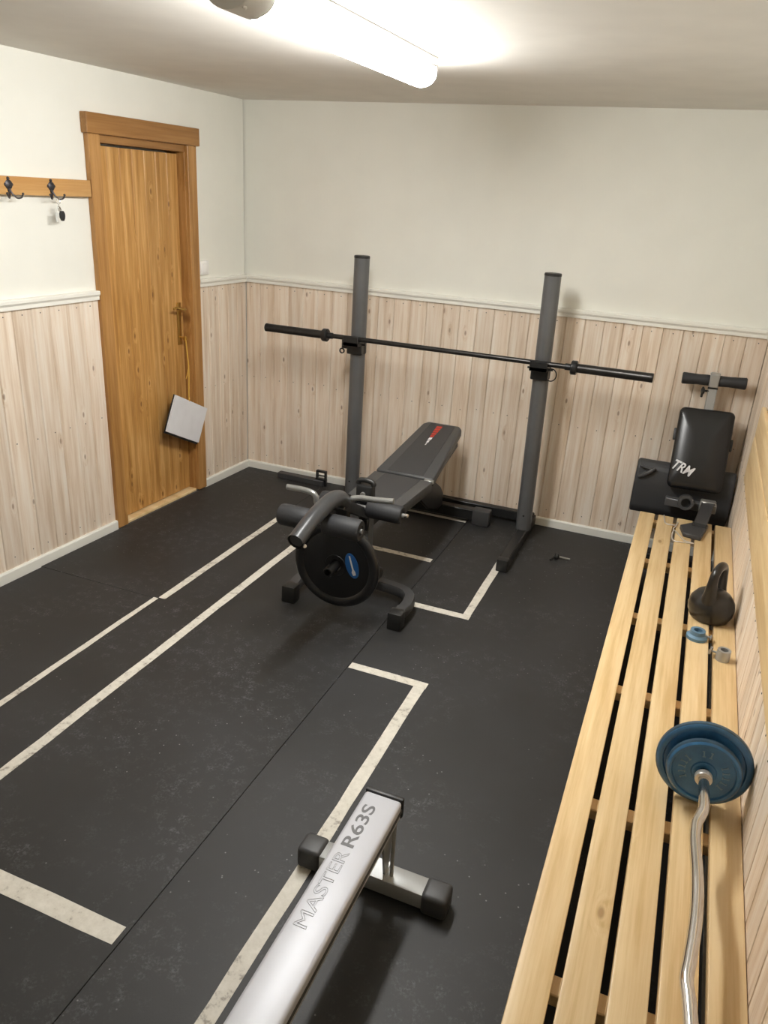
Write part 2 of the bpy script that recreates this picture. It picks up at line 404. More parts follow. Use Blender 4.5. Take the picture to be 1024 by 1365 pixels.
# handle: long brass plate, lever, key
hx = LX1-.045
b = MB(); b.box(hx-.019, hx+.019, LY-.006, LY, .95, 1.20, .005, 2); hp = dpart('handle_plate', b, 'brass', smooth=True)
b = MB(); b.tube([(hx, LY-.004, 1.165), (hx, LY-.045, 1.165), (hx-.012, LY-.058, 1.165), (hx-.05, LY-.060, 1.172), (hx-.085, LY-.058, 1.182), (hx-.11, LY-.056, 1.178)], .008, 10, 4, rs=[.010, .009, .009, .009, .008, .006]); o = obj('lever', b.mesh('lever'), M['brass'], hp)
b = MB(); b.tube([(hx, LY-.004, .995), (hx, LY-.035, .995)], .006, 10); b.lathe([(0, -.002), (.016, -.002), (.016, .002), (0, .002)], (hx-.004, LY-.045, .992), (1, 0, 0), 16); obj('key', b.mesh('key'), M['brass'], hp)

# ---- wall fittings
def LWp(t, z, off): return Matrix.Rotation(LR, 4, 'Z') @ Vector((-t, -off, z))   # world point on the left wall
o = empty('light_switch', LWp(.443, 1.392, 0), 'white rocker light switch on the wall beside the door', 'light switch'); o.rotation_euler = (0, 0, LR)
b = MB(); b.box(-.041, .041, -.006, PO, -.041, .041, .004, 2); obj('switch_plate', b.mesh('switch_plate'), M['white_plastic'], o)
b = MB(); b.box(-.026, .026, -.0115, -.004, -.030, .030, .003, 2); obj('rocker', b.mesh('rocker'), M['white_plastic'], o)

o = empty('coat_rail', LWp(1.333, 1.809, 0), 'light brown wooden coat rail fixed to the white wall', 'coat rail'); o.rotation_euler = (0, 0, LR)
b = MB(); b.box(-1.15, -.004, -.020, PO, -.038, .038, .004, 2); obj('rail_board', b.mesh('rail_board'), M['rail'], o)
def hook(dx):
    e = obj('double_hook', None, None, o) if False else None
    b = MB(); b.lathe([(0, 0), (.019, 0), (.020, .002), (.014, .005), (.006, .007), (0, .008)], (dx, -.020, .004), (0, -1, 0), 18)
    for s_ in (-1, 1):
        b.lathe([(0, 0), (.008, 0), (.007, .003), (0, .004)], (dx+s_*.016, -.020, .004), (0, -1, 0), 10)
    b.lathe([(0, 0), (.008, 0), (.006, .004), (0, .005)], (dx, -.020, .028), (0, -1, 0), 10)
    b.lathe([(0, 0), (.009, 0), (.008, .004), (0, .005)], (dx, -.020, -.018), (0, -1, 0), 10)
    p = obj('hook', b.mesh('hook'), M['iron_hook'], o)
    for s_ in (-1, 1):
        b = MB(); b.tube([(dx, -.024, -.014), (dx+s_*.008, -.030, -.034), (dx+s_*.020, -.042, -.049), (dx+s_*.034, -.052, -.046), (dx+s_*.041, -.055, -.034)], .0035, 8, 4)
        b.lathe([(0, -.006), (.0055, -.002), (.0055, .002), (0, .006)], (dx+s_*.0415, -.055, -.031), (0, 0, 1), 10)
        obj('prong', b.mesh('prong'), M['iron_hook'], p)
for t in (1.585, 1.820, 2.055, 2.290): hook(-(t-1.333))
# keys on the nearest hook to the door
kb = LWp(1.572, 1.760, .042)
o = empty('key_bunch', kb, 'bunch of keys with black fob hanging from the coat rail hook', 'keys'); o.rotation_euler = (0, 0, LR)
b = MB(); n = 20; b.tube([(.0, math.sin(k*2*PI/n)*.013, -.006+math.cos(k*2*PI/n)*.013-.004) for k in range(n+1)], .0012, 6, cap=False); obj('key_ring', b.mesh('key_ring'), M['chrome'], o)
b = MB(); b.tube([(0, 0, -.02), (.004, -.004, -.035), (.012, 0, -.048)], .0022, 6, 3); b.box(-.004, .008, -.002, .001, -.052, -.026, .001); obj('snap_hook', b.mesh('snap_hook'), M['chrome'], o)
b = MB(); b.prism([(x*.013, z*.021) for x, z in [(-.6, 1), (.5, 1), (1, .5), (1.1, 0), (.8, -.6), (.4, -1.1), (-.4, -1.1), (-1, -.4), (-1.05, .4)]], -.006, .006, Matrix.Translation((.016, 0, -.072)) @ Matrix.Rotation(PI/2, 4, 'X'), .002, 2); obj('fob', b.mesh('fob'), M['black_plastic'], o)
b = MB(); b.box(-.024, -.008, -.001, .001, -.098, -.058, .0008); b.tube([(0, 0, -.02), (-.010, 0, -.04), (-.016, 0, -.058)], .001, 5); obj('key_tag', b.mesh('key_tag'), M['tag_clear'], o)

# notepad hanging from the door key on a yellow cord
cc = [LWp(t, z, .045) for t, z in ((.81, .68), (.511, .532), (.621, .345), (.94, .497))]
ctr = sum(cc, Vector())/4
o = empty('notepad', ctr, 'white notepad with dark back hanging crooked on yellow cord from the door handle', 'notepad')
ux = (cc[1]-cc[0]).normalized(); uy = (cc[0]-cc[3]); uy = (uy-ux*uy.dot(ux)).normalized(); uz = ux.cross(uy)
m = Matrix((ux, uy, uz)).transposed().to_4x4(); W2, H2 = .165, .112
b = MB(); b.box(-W2, W2, -H2, H2, -.002, .008, .001, 1, m); obj('paper_block', b.mesh('paper_block'), M['paper'], o)
b = MB(); b.box(-W2-.003, W2+.003, -H2-.012, H2+.002, -.010, -.002, .001, 1, m); obj('backing_board', b.mesh('backing_board'), M['black_plastic'], o)
kx = Matrix.Rotation(LR, 4, 'Z') @ Vector((hx-.004, LY-.050, .99))
top = ctr + m @ Vector((-.03, H2-.004, .006))
b = MB(); k2 = kx - ctr; t2 = top - ctr
b.tube([k2+Vector((.002, 0, .012)), k2, k2*.75+t2*.25+Vector((.004, .003, 0)), k2*.5+t2*.5+Vector((.006, .006, 0)), t2], .0042, 8, 4)
b.tube([k2*.55+t2*.45+Vector((.006, .005, 0)), k2*.5+t2*.5+Vector((.008, -.012, -.02)), k2*.42+t2*.58+Vector((.008, -.028, -.015))], .0028, 7, 3)
obj('cord', b.mesh('cord'), M['yellow'], o)

# ---- ceiling lamp
n0, f0 = Vector((1.652, -2.745, 0)), Vector((1.668, -1.430, 0)); ld = (f0-n0).normalized(); LL = (f0-n0).length
lamp = empty('ceiling_lamp', (n0.x, n0.y, H), 'long fluorescent batten lamp glowing on the ceiling', 'lamp'); lamp.rotation_euler = (0, 0, math.atan2(ld.y, ld.x)-PI/2)
b = MB(); b.box(-.059, .059, .02, LL-.004, -.036, 0, .003); obj('lamp_base', b.mesh('lamp_base'), M['lamp_white'], lamp)
def half(wd, zt, zb, n=14): return [(math.cos(PI+PI*k/n)*wd, zt+math.sin(PI+PI*k/n)*(zt-zb)) for k in range(n+1)]
def yprism(mb, poly, y0, y1, bevel=0, seg=1):
    return mb.prism(poly, y0, y1, Matrix(((1, 0, 0, 0), (0, 0, 1, 0), (0, 1, 0, 0), (0, 0, 0, 1))), bevel, seg)
b = MB(); yprism(b, [(-.0580, -.034)]+half(.0595, -.052, -.100)+[(.0580, -.034)], .11, LL-.012); 
bmesh.ops.translate(b.b, verts=b.b.verts, vec=(0, 0, 0)); dif = obj('diffuser', b.mesh('diffuser'), M['diffuser'], lamp)
b = MB(); yprism(b, [(-.066, 0)]+half(.068, -.052, -.102)+[(.066, 0)], 0, .112, .006, 2); cap = obj('end_cap', b.mesh('end_cap'), M['lamp_white'], lamp, (0, 0, -.0))
b = MB(); b.tube([(.030, .028, -.0955), (.036, .020, -.094), (.034, .010, -.094)], .0035, 8, 3); obj('switch_slider', b.mesh('switch_slider'), M['white_plastic'], cap)

# ================================================================ FLOOR TAPE
def tape(x0, x1, y0, y1, label, z=.0008):
    b = MB(); nseg = max(2, int(max(x1-x0, y1-y0)/.12)); alongx = (x1-x0) > (y1-y0); P = []; Q = []
    for i in range(nseg+1):
        f = i/nseg; j = random.uniform(-.0016, .0016)
        if alongx: x = x0+(x1-x0)*f; P.append((x, y0+j)); Q.append((x, y1+random.uniform(-.0016, .0016)))
        else: y = y0+(y1-y0)*f; P.append((x1+j, y)); Q.append((x0+random.uniform(-.0016, .0016), y))
    cx, cy = (x0+x1)/2, (y0+y1)/2
    b.prism([(x-cx, y-cy) for x, y in P+Q[::-1]], 0, z)
    return tag(obj('floor_tape', b.mesh('floor_tape', smooth=False), M['tape'], None, (cx, cy, .0002)), label, 'floor tape', 'white marking tape on the mats')
tape(.655, .692, -1.885, -.74, 'white floor tape strip along the mat seam, between weight bench and door')
tape(.632, .660, -5.2, -1.893, 'thin white floor tape strip along the mat edge, nearest the wooden coat rail')
tape(.925, .968, -5.2, -.87, 'long white floor tape strip running from weight bench, beside the mat seam tape')
tape(.99, 1.700, -.868, -.826, 'short white floor tape strip under the weight bench seat')
tape(1.25, 1.710, -.228, -.198, 'short white floor tape strip under the bench backrest by the rear foot')
tape(2.030, 2.070, -1.335, -.10, 'white floor tape strip running beside the right foot of the squat rack')
tape(1.722, 2.070, -1.380, -1.336, 'short white floor tape strip closing the corner beside the curved bench foot')
tape(1.722, 2.070, -2.005, -1.962, 'short white floor tape strip at the far end of the rowing rail tape')
tape(2.020, 2.066, -5.2, -2.006, 'long white floor tape strip passing under the foot of the silver rowing rail')
tape(.95, 1.702, -3.458, -3.398, 'wide scuffed white floor tape strip ending at the mat seam, away from equipment')

# ================================================================ WALL BENCH
ZS = .40; YB0, YB1 = -.525, -4.45; XB = 2.7245
wbench = empty('slatted_bench', (XB+.22, YB0, 0), 'long low pine bench of five slats along the right wall', 'bench'); org = wbench.location.copy()
sw, pitch = .0765, .0935
for i in range(5):
    b = MB(); b.box(XB+i*pitch, XB+i*pitch+sw, YB1, YB0, ZS-.028, ZS, .004, 2); part('slat', b, 'slat', wbench, org)
cys = (-.56, -1.09, -1.655, -2.21, -2.80, -3.37, -3.94, -4.40)
for i, y in enumerate(cys):
    b = MB(); b.box(XB+.012, XW-.032, y-.024, y+.024, ZS-.062, ZS-.028, .003); cb = part('crossbar', b, 'slat', wbench, org)
    if i % 3 == 0 or i == 7:
        for x in (XB+.045, XW-.085):
            b = MB(); b.box(x-.022, x+.022, y-.022, y+.022, .0, ZS-.061, .003); part('leg', b, 'slat', wbench, org)
b = MB(); b.box(XB+.016, XB+.036, YB1+.02, YB0-.01, .06, ZS-.0625, .003); part('added_shade_board', b, 'slat', wbench, org)  # added unseen board, blocks lamp light so the slat gaps stay dark
bk = empty('wall_backrest', (XW, -.74, .74), 'pine backrest planks on the right wall above the slatted bench', 'backrest'); org = bk.location.copy()
b = MB(); b.box(XW-.024, XW-.004, YB1, -.745, .735, .94, .005, 2); part('plank', b, 'slat', bk, org)
b = MB(); b.box(XW-.024, XW-.004, YB1, -.770, .948, 1.085, .005, 2); part('plank', b, 'slat', bk, org)
for y in (-1.1, -2.2, -3.3, -4.3):
    b = MB(); b.box(XW-.0045, XW-.0005, y-.02, y+.02, .77, 1.05); part('batten', b, 'slat', bk, org)

# ================================================================ SQUAT RACK + BARBELL
RY = -.28; rx = {'l': (.950, .950), 'r': (2.082, 2.056)}
rack = empty('squat_rack', (1.515, RY, 0), 'grey squat rack with two round uprights against the back wall', 'squat rack'); org = rack.location.copy()
b = MB(); b.box(.93, 2.10, -.085, -.034, .022, .082, .005); part('rear_crossbar', b, 'black_steel', rack, org)
ZBAR = 1.070; YBAR = -.362
for side, (xa, xb) in rx.items():
    sg = -1 if side == 'l' else 1
    b = MB(); b.box(xa-.028, xa+.028, -.790, -.034, .0, .068, .005); ft = part('foot', b, 'black_steel', rack, org)
    b = MB(); b.box(xa-.031, xa+.031, -.797, -.745, .0, .072, .006, 2); part('foot_cap', b, 'black_plastic', ft, org)
    b = MB(); b.tube([(xa, RY, .062), (xb, RY, 1.520)], .045, 28); up = part('upright', b, 'grey_steel', rack, org)
    b = MB(); b.lathe([(0, 0), (.0462, 0), (.0462, .010), (.043, .014), (0, .014)], (xb, RY, 1.520), (0, 0, 1), 28); part('end_cap', b, 'black_plastic', up, org)
    b = MB(); b.lathe([(0, 0), (.006, 0), (.006, .002), (0, .003)], (xa, RY-.044, .16), (0, -1, 0), 10); part('bolt', b, 'black_steel', up, org)
    xm = xa+(xb-xa)*.7
    b = MB(); b.tube([(xm, RY, .975), (xm, RY, 1.062)], .050, 28)
    b.box(xm-.048, xm+.048, RY-.062, RY-.02, .972, 1.056, .005)                # body of the hook in front of the post
    b.box(xm-.048, xm+.048, YBAR-.040, RY-.05, 1.030, 1.054, .003)             # shelf
    b.box(xm-.048, xm+.048, YBAR-.040, YBAR-.026, 1.030, 1.088, .003)          # lip
    br = part('bar_holder', b, 'black_steel', rack, org)
    b = MB()
    if side == 'l':
        b.box(xm-.085, xm-.04, RY-.055, RY-.045, 1.00, 1.058, .003)
        b.lathe([(.010, -.004), (.017, -.004), (.017, .004), (.010, .004), (.010, -.004)], (xm-.082, RY-.052, .985), (0, 1, 0), 16)
    else:
        n = 22; b.tube([(xm+.062+math.cos(k*2*PI/n)*.030, RY-.05, 1.008+math.sin(k*2*PI/n)*.034) for k in range(n+1)], .0032, 8, cap=False)
    b.tube([(xm-.07, RY-.052, 1.035), (xm+.07, RY-.052, 1.035)], .006, 10)
    part('locking_pin', b, 'black_steel', br, org)
bar = empty('barbell', (1.51, YBAR, ZBAR-.014), 'long empty dark steel barbell resting across the squat rack holders', 'barbell'); org = bar.location.copy()
x0, x1 = .362, 2.656
b = MB(); b.tube([(x0+.38, YBAR, ZBAR), (x1-.38, YBAR, ZBAR)], .014, 18); part('shaft', b, 'bar_steel', bar, org)
for s_, xe in ((1, x0), (-1, x1)):
    b = MB(); b.lathe([(0, 0), (.021, 0), (.025, .003), (.025, .016), (.0242, .018), (.0242, .395), (0, .395)], (xe, YBAR, ZBAR), (s_, 0, 0), 26); sl = part('sleeve', b, 'bar_steel', bar, org)
    b = MB(); b.lathe([(.024, .392), (.036, .392), (.038, .396), (.038, .420), (.034, .424), (.018, .426), (.018, .455), (0, .455)], (xe, YBAR, ZBAR), (s_, 0, 0), 26); part('collar', b, 'black_steel', sl, org)

# small attachment lying by the baseboard
o = empty('steel_attachment', (.48, -.10, 0), 'dark steel bar with an upright bracket lying by the baseboard', 'attachment'); org = o.location.copy()
b = MB(); b.box(.312, .665, -.125, -.075, .0, .040, .004); part('bar', b, 'grey_plastic', o, org)
b = MB()
b.box(.605, .617, -.112, -.088, .03, .105, .002); b.box(.668, .680, -.112, -.088, .0, .105, .002); b.box(.605, .680, -.112, -.088, .094, .108, .003); b.box(.60, .682, -.112, -.088, .030, .052, .003); b.box(.612, .672, -.105, -.095, .068, .074)
part('bracket', b, 'black_steel', o, org)

# ================================================================ WEIGHT BENCH
C = 1.505
wt = empty('weight_bench', (C, -.9, 0), 'black weight bench with tapered backrest, foam rollers and leg developer', 'weight bench'); org = wt.location.copy()
def pad(name, o3, vdir, length, w0, w1, th, corner, panel_frac=.62, back_cut=0):
    """padded board: o3 centre of its lower end (top face), vdir its length direction"""
    v = Vector(vdir).normalized(); x = Vector((1, 0, 0)); n = x.cross(v).normalized(); m = Matrix((x, v, n)).transposed().to_4x4(); m.translation = Vector(o3)
    h0, h1 = w0/2, w1/2; k = corner
    poly = [(-h0, 0), (h0, 0), (h1, length-k), (h1-k*.7, length), (-h1+k*.7, length), (-h1, length-k)]
    b = MB(); b.prism(poly, -th, 0, m, .012, 3); p = part(name, b, 'vinyl_side', wt, org)
    f = panel_frac; q = [(-h0*f, .012), (h0*f, .012), (h1*f, length-k*.6), (-h1*f, length-k*.6)]
    b = MB(); b.prism(q, -.003, .0018, m, .0015); part('pad_panel', b, 'vinyl', p, org)
    return p, m
seat, _ = pad('seat_pad', (C, -1.272, .470), (0, 1, 0), .404, .300, .336, .055, .006)
back, bmx = pad('back_pad', (C, -.855, .478), (0, .66, .122), .672, .334, .248, .050, .036)
# red and white logo strokes up the middle of the backrest
for k, (v0, v1, wd, colr) in enumerate([(.36, .385, .006, 'white_print'), (.39, .425, .012, 'white_print'), (.43, .462, .018, 'white_print'), (.468, .496, .022, 'red'), (.50, .528, .026, 'red'), (.532, .560, .030, 'red'), (.564, .590, .032, 'red'), (.594, .622, .034, 'red')]):
    b = MB(); u = -.010
    b.prism([(u-wd/2, v0), (u+wd/2, v0+.004), (u+wd/2, v1+.001), (u-wd/2, v1-.003)], .0016, .0024, bmx); o = part('logo_mark', b, colr, back, org)
b = MB(); b.box(C+.118, C+.172, -.874, -.852, .455, .474, .003); part('hinge_tab', b, 'mid_steel', seat, org)
# frame
b = MB(); b.beam((C, -1.40, .385), (C, -.62, .385), .05, .06); b.beam((C, -.66, .385), (C, -.22, .075), .05, .06); part('main_beam', b, 'black_steel', wt, org)
b = MB(); b.beam((C-.10, -.70, .40), (C-.10, -.25, .50), .03, .03); b.beam((C+.10, -.70, .40), (C+.10, -.25, .50), .03, .03)
b.beam((C+.03, -.62, .37), (C+.03, -.36, .46), .03, .03); part('back_support', b, 'black_steel', wt, org)
b = MB(); b.prism([(-.75, .30), (-.60, .20), (-.40, .13), (-.33, .13), (-.33, .21), (-.40, .27), (-.55, .36), (-.75, .38)], C+.055, C+.075, Matrix(((0, 0, 1, 0), (1, 0, 0, 0), (0, 1, 0, 0), (0, 0, 0, 1))), .003); part('incline_bracket', b, 'black_steel', wt, org)
b = MB(); b.box(C-.30, C+.30, -.235, -.175, .025, .095, .006); rf = part('rear_foot', b, 'black_steel', wt, org)
for s_ in (-1, 1):
    b = MB(); b.box(C+s_*.30-.055, C+s_*.30+.055, -.242, -.168, .0, .102, .01, 2); part('foot_cap', b, 'grey_plastic', rf, org)
b = MB(); b.beam((C, -1.36, .06), (C, -1.36, .50), .055, .055); part('front_post', b, 'grey_steel', wt, org)
b = MB(); b.rsweep([(C+.278, -1.60, .062), (C+.288, -1.50, .062), (C+.265, -1.41, .062), (C+.19, -1.362, .062), (C, -1.345, .062), (C-.19, -1.362, .062), (C-.265, -1.41, .062), (C-.285, -1.50, .062), (C-.275, -1.60, .062)], .055, .050, 6); ff = part('front_foot', b, 'grey_plastic', wt, org)
for s_ in (-1, 1):
    b = MB(); b.box(C+s_*.277-.034, C+s_*.277+.034, -1.640, -1.575, .0, .088, .006, 2); part('foot_cap', b, 'black_plastic', ff, org)
b = MB(); b.box(C-.03, C+.03, -1.395, -1.325, .0, .06, .004); part('post_base', b, 'black_steel', wt, org)
# adjusting knob low on the right of the post
b = MB(); b.tube([(C+.02, -1.39, .15), (C+.085, -1.40, .15)], .009, 10)
b.lathe([(0, 0), (.016, 0), (.030, .006), (.030, .022), (.02, .028), (0, .028)], (C+.085, -1.40, .15), (1, 0, 0), 14); part('adjusting_knob', b, 'black_plastic', wt, org)
# bracket at the seat front
b = MB(); b.box(C-.045, C+.035, -1.405, -1.345, .495, .585, .008, 2); b.tube([(C-.045, -1.375, .585), (C-.04, -1.375, .60), (C-.005, -1.375, .607), (C+.03, -1.375, .60), (C+.035, -1.375, .585)], .013, 10, 4); bk2 = part('seat_bracket', b, 'black_plastic', wt, org)
b = MB(); b.lathe([(0, 0), (.012, 0), (.012, .012), (0, .014)], (C-.005, -1.405, .545), (0, -1, 0), 12); part('bracket_bolt', b, 'mid_steel', bk2, org)
# knee rollers and ankle rollers
def roller(name, x0, x1, y, z, r):
    b = MB(); L = x1-x0; b.lathe([(0, .004), (r*.45, .004), (r*.5, 0), (r*.88, 0), (r, .010), (r, L-.010), (r*.88, L), (r*.5, L), (r*.45, L-.004), (0, L-.004)], (x0, y, z), (1, 0, 0), 28); return part(name, b, 'foam', wt, org)
b = MB(); b.tube([(C-.235, -1.43, .490), (C+.235, -1.43, .490)], .011, 12); part('knee_axle', b, 'mid_steel', wt, org)
for a_, e_ in ((C+.035, C+.208), (C-.208, C-.035)): roller('knee_roller', a_, e_, -1.43, .490, .044)
b = MB(); b.lathe([(0, 0), (.012, 0), (.012, .014), (.007, .018), (0, .018)], (C+.222, -1.43, .49), (1, 0, 0), 12); part('axle_nut', b, 'chrome', wt, org)
b = MB(); b.tube([(C-.215, -1.80, .542), (C+.165, -1.80, .542)], .011, 12); part('ankle_axle', b, 'mid_steel', wt, org)
roller('ankle_roller', C-.228, C-.075, -1.80, .542, .049); roller('ankle_roller', C-.012, C+.158, -1.80, .542, .049)
# leg developer: bent pipe, drop arm, plate peg
b = MB(); b.tube([(C-.003, -1.635, .585), (C-.005, -1.68, .620), (C-.008, -1.77, .632), (C-.012, -1.92, .606), (C-.016, -2.06, .558)], .036, 24, 5, cap=False); b.beam((C, -1.38, .44), (C-.003, -1.66, .585), .04, .04); b.tube([(C-.012, -1.93, .602), (C-.016, -2.055, .560)], .029, 20, cap=True); lv = part('developer_arm', b, 'arm_steel', wt, org)
b = MB(); b.beam((C-.01, -1.62, .61), (C-.005, -1.625, .27), .045, .04, up=(0, 1, 0)); part('drop_arm', b, 'black_steel', lv, org)
b = MB(); b.lathe([(.014, 0), (.024, .0), (.024, .115), (.021, .120), (.015, .120), (.015, .09), (0, .09)], (C-.008, -1.645, .295), (0, -1, -.06), 20); part('plate_peg', b, 'black_steel', lv, org)
b = MB(); b.lathe([(0, 0), (.008, 0), (.008, .006), (0, .008)], (C+.01, -2.03, .533), (.5, -.6, .3), 10); part('arm_bolt', b, 'white_metal', lv, org)
# curl handle across the front
b = MB(); b.tube([(1.198, -1.60, .588), (1.285, -1.60, .590), (1.335, -1.60, .582), (1.349, -1.60, .560), (1.352, -1.60, .540), (1.385, -1.605, .532), (1.44, -1.61, .548), (1.505, -1.60, .585), (1.565, -1.595, .604), (1.64, -1.60, .612), (1.729, -1.60, .622)], .0135, 12, 4); part('curl_handle', b, 'mid_steel', wt, org)
# weight plate on the peg
o = empty('weight_plate', (C-.006, -1.680, .30), 'large black weight plate with blue oval sticker on the leg developer', 'weight plate'); org = o.location.copy()
ct = Vector((C-.006, -1.676, .292)); R_ = .211
b = MB(); b.lathe([(.0275, .015), (.0275, -.012), (.05, -.015), (.052, -.011), (.165, -.009), (.172, -.015), (.192, -.019), (.203, -.016), (R_, -.006), (R_, .008), (.2, .015), (.0275, .015)], ct, (0, 1, 0), 56); part('disc', b, 'plate_black', o, org)
sm = Matrix(((1, 0, 0, 0), (0, 0, 1, 0), (0, 1, 0, 0), (0, 0, 0, 1))); sm.translation = ct + Vector((.082, 0, .016))
rr = Matrix.Rotation(math.radians(-72), 4, 'Z')
b = MB(); b.prism([(math.cos(k*PI/14)*.062, math.sin(k*PI/14)*.031) for k in range(28)], -.0125, -.0085, sm @ rr); sk = part('sticker', b, 'blue_sticker', o, org)
b = MB(); b.prism([(-.050, -.003), (.02, -.004), (.032, -.010), (.048, -.006), (.046, .008), (.03, .009), (.018, .004), (-.048, .004)], -.0130, -.0123, sm @ rr); part('sticker_mark', b, 'white_print', sk, org)

# pin with a knob on the floor
o = empty('knob_pin', (2.33, -.48, 0), 'small black-headed locking pin lying on the rubber mat', 'pin'); org = o.location.copy()
b = MB(); b.lathe([(0, 0), (.014, 0), (.019, .004), (.019, .016), (.012, .022), (.008, .026), (0, .026)], (2.316, -.478, .020), (.97, .15, -.08), 14); b.tube([(2.312, -.488, .014), (2.300, -.515, .006)], .006, 8); part('knob', b, 'black_plastic', o, org)
b = MB(); b.tube([(2.335, -.476, .018), (2.400, -.458, .008)], .0055, 10); part('rod', b, 'mid_steel', o, org)

# ================================================================ SIT-UP BENCH in the corner
su = empty('situp_bench', (2.95, -.25, 0), 'folded black sit-up bench with foam T-handle leaning in the corner', 'exercise bench'); org = su.location.copy()
ty, tz = -.120, 1.045
b = MB(); b.beam((2.955, -.075, 1.08), (2.962, -.155, .55), .046, .030, .004, up=(0, -1, 0)); b.box(2.931, 2.979, -.128, -.05, 1.015, 1.086, .005); part('mast', b, 'silver_dull', su, org)
b = MB(); b.tube([(2.80, -.090, 1.042), (3.11, -.090, 1.052)], .011, 12); part('handle_bar', b, 'silver_dull', su, org)
for a_, e_ in ((2.792, 2.932), (2.976, 3.116)):
    b = MB(); L = e_-a_; b.lathe([(0, 0), (.027, 0), (.0315, .006), (.0305, .03), (.0275, L*.6), (.029, L-.02), (.029, L-.004), (.026, L), (0, L)] if a_ < 2.9 else [(0, 0), (.026, 0), (.029, .006), (.0275, L*.4), (.0305, L-.03), (.0315, L-.006), (.027, L), (0, L)], (a_, -.090, 1.042+(a_-2.8)*.032), (1, 0, .03), 22); part('foam_grip', b, 'foam', su, org)
b = MB(); b.tube([(2.955, -.090, .990), (2.915, -.110, .990)], .006, 8); b.lathe([(0, 0), (.016, 0), (.016, .012), (0, .014)], (2.915, -.110, .99), (-1, -.3, 0), 10); b.box(2.902, 2.914, -.118, -.106, .955, 1.012, .003); part('clamp_knob', b, 'black_plastic', su, org)
b = MB(); b.tube([(2.930, -.104, 1.008), (2.982, -.104, 1.008)], .004, 8); part('clamp_pin', b, 'black_steel', su, org)
# main pad, leaning
def cush(mb, outline, cy, m):
    # crowned cushion: rounded edge, then a swelling top
    sh = [(1.0-.030, -.045), (1.0, -.036), (1.0, -.016), (.975, -.006), (.93, -.001), (.85, .004), (.72, .009), (.55, .013), (.35, .0155), (.15, .0165)]
    rings = [[mb.b.verts.new(m @ Vector((x*s_, cy+(y-cy)*s_, z))) for x, y in outline] for s_, z in sh]
    n = len(outline)
    for A, B in zip(rings, rings[1:]):
        for k in range(n): mb.b.faces.new((A[k], A[(k+1) % n], B[(k+1) % n], B[k]))
    mb.b.faces.new(rings[0][::-1]); mb.b.faces.new(rings[-1])
pt, pb = Vector((2.955, -.150, .905)), Vector((2.966, -.325, .500)); v = (pt-pb).normalized(); x = Vector((1, 0, 0)); x = (x-v*x.dot(v)).normalized(); n_ = x.cross(v); m = Matrix((x, v, n_)).transposed().to_4x4(); m.translation = pb; PL = (pt-pb).length
b = MB(); rc = .022; hw = .140
def rrect(w_, y0, y1, r, k=5):
    out = []
    for cx, cy, a0 in ((w_-r, y0+r, -PI/2), (w_-r, y1-r, 0), (-w_+r, y1-r, PI/2), (-w_+r, y0+r, PI)):
        out += [(cx+math.cos(a0+PI/2*i/k)*r, cy+math.sin(a0+PI/2*i/k)*r) for i in range(k+1)]
    return out
cush(b, rrect(hw, 0, PL, .03, 6), PL/2, m); mp = part('main_pad', b, 'vinyl_gloss', su, org)
for s_, yy in ((-1, PL*.66), (1, PL*.60)):
    b = MB(); b.box(s_*hw-.012, s_*hw+.012, yy-.032, yy+.032, -.048, -.020, .005, 2, m); part('side_clip', b, 'black_plastic', mp, org)
# white brush lettering at the lower left of the main pad
tm = text_mesh('TRM', .112, .054, .008, shear=.25, bold=.022); o = obj('pad_lettering', tm, M['white_print'], mp)
mm = m.copy(); mm.translation = pb - org; o.matrix_local = mm @ Matrix.Translation((-.132, .100, .0065)) @ Matrix.Rotation(math.radians(-20), 4, 'Z')
# wide hip pad behind its lower edge
b = MB(); b.prism([(-.145, .30), (-.235, .285), (-.262, .33), (-.255, .47), (-.240, .555), (-.205, .588), (-.165, .585), (-.14, .55)], 2.655, 3.168, Matrix(((0, 0, 1, 0), (1, 0, 0, 0), (0, 1, 0, 0), (0, 0, 0, 1))), .014, 3); hp2 = part('hip_pad', b, 'vinyl', su, org)
b = MB(); b.tube([(2.675, -.252, .50), (2.70, -.262, .518), (2.735, -.262, .545), (2.75, -.25, .560)], .012, 10, 4); b.tube([(2.672, -.25, .565), (2.75, -.254, .548)], .009, 10); part('cover_fold', b, 'vinyl_side', hp2, org)
# frame: legs to the floor, socket and brackets facing the bench
b = MB(); b.beam((2.78, -.20, .32), (2.78, -.20, .0), .035, .035); b.beam((3.10, -.20, .32), (3.10, -.20, .0), .035, .035); b.beam((2.72, -.20, .02), (3.14, -.20, .02), .04, .04); part('leg_frame', b, 'black_steel', su, org)
b = MB(); b.beam((2.835, -.320, .412), (3.060, -.320, .412), .040, .046); b.beam((2.94, -.25, .42), (2.94, -.33, .42), .04, .04); part('cross_tube', b, 'grey_steel', su, org)
b = MB(); b.lathe([(.024, .05), (.024, 0), (.038, 0), (.041, .004), (.041, .095), (0, .095), (0, .05), (.024, .05)], (2.940, -.410, .448), (.0, 1, -.25), 24); part('socket', b, 'grey_plastic', su, org)
b = MB(); b.box(3.010, 3.090, -.372, -.325, .40, .462, .006); b.box(3.074, 3.094, -.385, -.345, .405, .450, .003); part('latch_bracket', b, 'mid_steel', su, org)
b = MB(); b.beam((3.050, -.37, .440), (3.018, -.66, .424), .060, .028, .004); b.prism([(2.928, -.675), (2.990, -.600), (3.062, -.606), (3.030, -.795), (2.948, -.778)], .4008, .422, None, .003); part('foot_bracket', b, 'grey_plastic', su, org, 'dark bent foot bracket reaching over the bench end')
